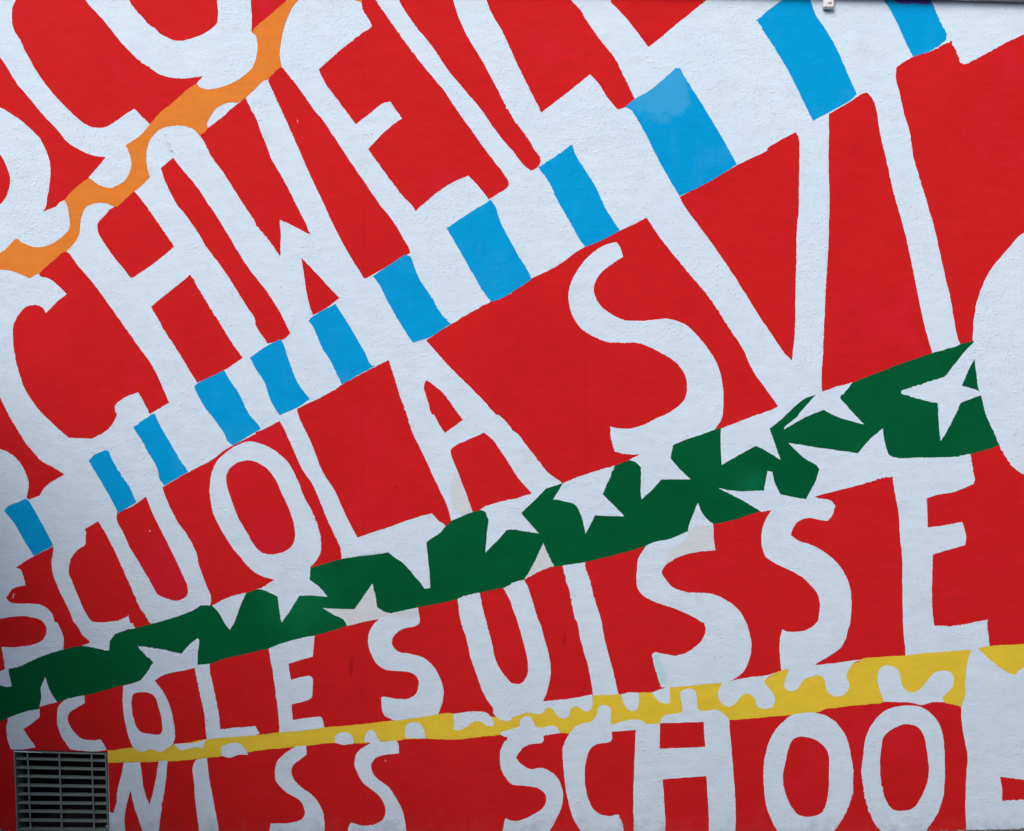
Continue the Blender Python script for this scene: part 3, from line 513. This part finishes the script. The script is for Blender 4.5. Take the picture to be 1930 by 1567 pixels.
    ('paint_stain', 'cream stain on the right leg of the letter A', 'cream', 7, '-271,1689! -252,1664 -227,1595 -189,1507! -234,1489 -271,1520 -290,1583'),
    ('paint_stain', 'cream stain on the top right end of the letter S', 'cream', 7, '834,1414 884,1433 943,1427 948,1383 955,1322! 872,1314 797,1296 734,1261 716,1271 759,1327 828,1377'),
    ('paint_fleck', None, 'cream', 7, '-1012,3347 -1008,3346 -1006,3335 -1011,3337'),
    ('paint_fleck', None, 'cream', 7, '-2348,1115! -2345,1115! -2350,1094! -2354,1094!'),
    ('paint_fleck', None, 'cream', 7, '-1709,1413 -1704,1412 -1704,1407 -1709,1407'),
    ('paint_fleck', None, 'cream', 7, '-599,331 -593,330 -594,324 -598,325'),
    ('paint_fleck', None, 'soot', 7, '-758,833 -749,793 -753,730 -763,740 -770,774 -763,799'),
    ('paint_fleck', None, 'soot', 7, '-552,1623 -538,1620 -543,1608 -552,1613'),
    ('paint_fleck', None, 'soot', 7, '-596,1555 -586,1552 -589,1540 -597,1544'),
    ('paint_fleck', None, 'soot', 7, '244,933 252,924 248,868 242,877'),
    ('paint_fleck', None, 'soot', 7, '-1443,522 -1435,522 -1435,517 -1442,516'),
    ('paint_stain', 'cream stain on the top of the first letter S', 'cream', 7, '-593,1013 -502,1035 -445,1045! -440,1002 -471,993 -552,1002'),
]

order = 0
for name, label, mat, lev, *specs in PAINT:
    order += 1
    y = -(0.0002 + 0.00013 * lev + 0.0000006 * order)
    loops = []
    for i, s in enumerate(specs):
        pl = outline(s)
        if not (i and name == 'red_patch'):
            pl = brushed(pl)
        else:
            pl = [p * 0.001 for p in pl]
        loops.append([Vector((p.x, 0.0, p.y)) for p in pl])
    flatv = [p for l in loops for p in l]
    tris = tessellate_polygon(loops)
    ox = sum(p.x for p in flatv) / len(flatv)
    oz = sum(p.z for p in flatv) / len(flatv)
    faces = []
    for a, b, c in tris:
        nrm = (flatv[b] - flatv[a]).cross(flatv[c] - flatv[a])
        if nrm.y > 0:
            a, b, c = a, c, b
        faces.append((a, b, c))
    me = bpy.data.meshes.new(name)
    me.from_pydata([(p.x - ox, 0.0, p.z - oz) for p in flatv], [], faces)
    o = link(name, me, M[mat], wall)
    o.location = (ox, y, oz)
    if label:
        o['label'] = label

# ------------------------------------------------------------------ ventilation grille let into the wall
grille = empty('ventilation_grille', (-2.12, 0.0, 0.0))
tag(grille, 'grey green metal ventilation grille low on the painted wall, white paint on its top edge', 'ventilation grille')
gx, gz = -2.12, 0.0


def corner_map(u, v):
    """u 0..1 across, v 0..1 down the (slightly crooked) grille"""
    tl, tr, br, bl = (-2.3465, 0.3735), (-1.9110, 0.3610), (-1.8985, -0.020), (-2.3310, -0.018)
    x = (tl[0] * (1 - u) + tr[0] * u) * (1 - v) + (bl[0] * (1 - u) + br[0] * u) * v
    z = (tl[1] * (1 - u) + tr[1] * u) * (1 - v) + (bl[1] * (1 - u) + br[1] * u) * v
    return x - gx, z - gz


def strip(bm, a, b, h0, h1, y0, y1, vertical=False):
    """a box that follows the crooked grille from corner point a to b; h0..h1 is its thickness in v (or u)"""
    vs_ = []
    for (u, v) in (a, b):
        for h in (h0, h1):
            x, z = corner_map(u + (h if vertical else 0), v + (0 if vertical else h))
            for y in (y0, y1):
                vs_.append(bm.verts.new((x, y, z)))
    for f in ((0, 1, 3, 2), (4, 6, 7, 5), (0, 4, 5, 1), (2, 3, 7, 6), (0, 2, 6, 4), (1, 5, 7, 3)):
        bm.faces.new([vs_[i] for i in f])


FY0, FY1 = -0.004, 0.055
bm = bmesh.new()
strip(bm, (0, 0), (1, 0), 0.0, 0.013, FY0, FY1)
strip(bm, (0, 0.0132), (0, 1), 0.0, 0.014, FY0, FY1, True)
strip(bm, (0.986, 0.0132), (0.986, 1), 0.0, 0.014, FY0, FY1, True)
link('frame', mesh_of('frame', bm, 0.0007), M['metal'], grille)
rows = [0.105, 0.212, 0.319, 0.424, 0.531, 0.637, 0.742, 0.848, 0.954]
cols = [0.145, 0.487, 0.838]
rnd = random.Random(4)
for r in rows:
    bm = bmesh.new()
    j = rnd.uniform(-0.003, 0.003)
    strip(bm, (0.0145, r - 0.012 + j), (0.9855, r - 0.012 + rnd.uniform(-0.003, 0.003)), 0.0, 0.017, 0.0015, 0.026)
    link('slat', mesh_of('slat', bm, 0.0006), M['metal'], grille)
for c in cols:
    bm = bmesh.new()
    strip(bm, (c, 0.0135), (c + 0.002, 1.0), -0.007, 0.009, -0.0015, 0.001, True)
    link('bar', mesh_of('bar', bm, 0.0004), M['metal'], grille)
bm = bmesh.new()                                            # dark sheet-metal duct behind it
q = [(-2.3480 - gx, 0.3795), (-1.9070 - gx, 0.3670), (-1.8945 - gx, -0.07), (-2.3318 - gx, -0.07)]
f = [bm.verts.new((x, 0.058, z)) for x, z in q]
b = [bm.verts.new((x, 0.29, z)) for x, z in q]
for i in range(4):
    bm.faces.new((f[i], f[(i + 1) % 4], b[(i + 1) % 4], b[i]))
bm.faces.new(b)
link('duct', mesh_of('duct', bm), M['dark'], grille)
for a, b, t in (((0.005, -0.004), (0.21, -0.002), 0.013), ((0.215, 0.002), (0.30, 0.004), 0.006),
                ((0.972, 0.885), (0.999, 0.888), 0.012), ((0.970, 0.965), (1.0, 0.967), 0.010)):
    bm = bmesh.new()                                        # white paint spilt on the frame
    strip(bm, a, b, 0.0, t, FY0 - 0.002, FY0 - 0.0003)
    link('paint_splash', mesh_of('paint_splash', bm, 0.0006), M['white'], grille)

# ------------------------------------------------------------------ eave along the top of the wall
eave = empty('roof_eave', (0, 0, 3.93))
tag(eave, 'grey jointed roof eave running along the top of the painted wall', 'eave')
TILT = math.radians(1.55)
zc = 3.898 - 3.93 + 2.41 * math.tan(TILT)                   # contact line: lower towards the right
R = Matrix.Translation((0, 0, zc)) @ Matrix.Rotation(TILT, 4, 'Y')
edges = [-5.6, -4.4, -3.2, -2.0, -0.8, 0.4, 1.30, 2.075, 2.16, 3.3, 4.5, 5.6]
for a, b_ in zip(edges[:-1], edges[1:]):
    bm = bmesh.new()
    dz = rnd.uniform(-0.0015, 0.0015)
    add_box(bm, a + 0.002, b_ - 0.002, -0.020, -0.002, dz, 0.018 + dz, R)
    link('soffit_panel', mesh_of('soffit_panel', bm, 0.001), M['soffit'], eave)
for a, b_ in zip(edges[:-1], edges[1:]):
    bm = bmesh.new()
    dz = rnd.uniform(-0.0012, 0.0012)
    add_box(bm, a + 0.0012, b_ - 0.0012, -0.040, -0.0225, 0.001 + dz, 0.16, R)
    link('fascia_board', mesh_of('fascia_board', bm, 0.0015), M['soffit'], eave)
bm = bmesh.new()
add_box(bm, -5.6, 5.6, -0.06, 0.33, 0.0, 0.05, R @ Matrix.Translation((0, 0, 0.163)))
link('roof_edge', mesh_of('roof_edge', bm, 0.004), M['roof'], eave)

# ------------------------------------------------------------------ small cable clip under the eave
clip = empty('wall_clip', (1.485, 0, 3.884))
tag(clip, 'small square off-white fixing with a screw head under the eave', 'wall fixing')
bm = bmesh.new()
add_box(bm, -0.025, 0.024, -0.026, -0.0045, -0.022, 0.05, Matrix.Rotation(math.radians(3), 4, 'Y'))
link('body', mesh_of('body', bm, 0.004), M['plastic'], clip)
bm = bmesh.new()
bmesh.ops.create_cone(bm, cap_ends=True, segments=20, radius1=0.011, radius2=0.009, depth=0.005,
                      matrix=Matrix.Translation((0.0, -0.0284, 0.006)) @ Matrix.Rotation(PI / 2, 4, 'X'))
link('screw_head', mesh_of('screw_head', bm), M['plastic'], clip)

# ------------------------------------------------------------------ unseen wall and house, added to shade the lower painted wall
bm = bmesh.new()
add_box(bm, -3.62, -3.40, -7.0, -0.001, -0.1, 2.75)  # added out of view to darken the lower left
gw = link('added_shade_wall', mesh_of('added_shade_wall', bm, 0.01), M['render'])
tag(gw, 'tall grey rendered wall, unseen, added at the left to shade the painted wall', 'wall')
bm = bmesh.new()
add_box(bm, -3.68, -3.34, -7.05, -0.001, 2.752, 2.82)
link('coping', mesh_of('coping', bm, 0.01), M['soffit'], gw)
bm = bmesh.new()
add_box(bm, -12, 12, -17.5, -9.0, -0.1, 4.9)  # added out of view, blocks low sun and sky from the lower wall
oh = link('added_shade_house', mesh_of('added_shade_house', bm, 0.01), M['render'])
tag(oh, 'plain grey rendered house, unseen, added opposite to shade the lower painted wall', 'house')
bm = bmesh.new()
add_box(bm, -12.3, 12.3, -17.8, -8.6, 4.902, 5.1)
link('roof', mesh_of('roof', bm, 0.01), M['roof'], oh)
for i in range(6):
    for z in (0.9, 3.2):
        x = -9.6 + 3.6 * i
        bm = bmesh.new()
        add_box(bm, x, x + 1.2, -9.0, -8.95, z, z + 1.3)
        f = link('window', mesh_of('window', bm, 0.01), M['plastic'], oh)
        bm = bmesh.new()
        add_box(bm, x + 0.08, x + 1.12, -8.955, -8.945, z + 0.08, z + 1.22)
        link('pane', mesh_of('pane', bm), M['glass'], f)

# ------------------------------------------------------------------ crumbled render and grit along the foot of the wall
bm = bmesh.new()
rnd = random.Random(9)
for i in range(520):
    x = rnd.choice((rnd.uniform(1.95, 2.9), rnd.uniform(-2.6, -2.31), rnd.uniform(-3.2, 3.2), rnd.uniform(1.9, 2.6)))
    y = -0.006 - abs(rnd.gauss(0, 0.05))
    s = rnd.uniform(0.003, 0.009)
    z = ground_z(x, y) + s * 0.35
    mtx = Matrix.Translation((x, y, z)) @ Matrix.Rotation(rnd.uniform(0, 6), 4, Vector((rnd.random(), rnd.random(), 1)).normalized())
    bmesh.ops.create_cone(bm, cap_ends=True, segments=5, radius1=s, radius2=s * 0.55, depth=s * 1.1, matrix=mtx)
tag(link('grit', mesh_of('grit', bm), M['grit']), 'loose grit and crumbs of render along the foot of the wall', 'grit', kind='stuff')
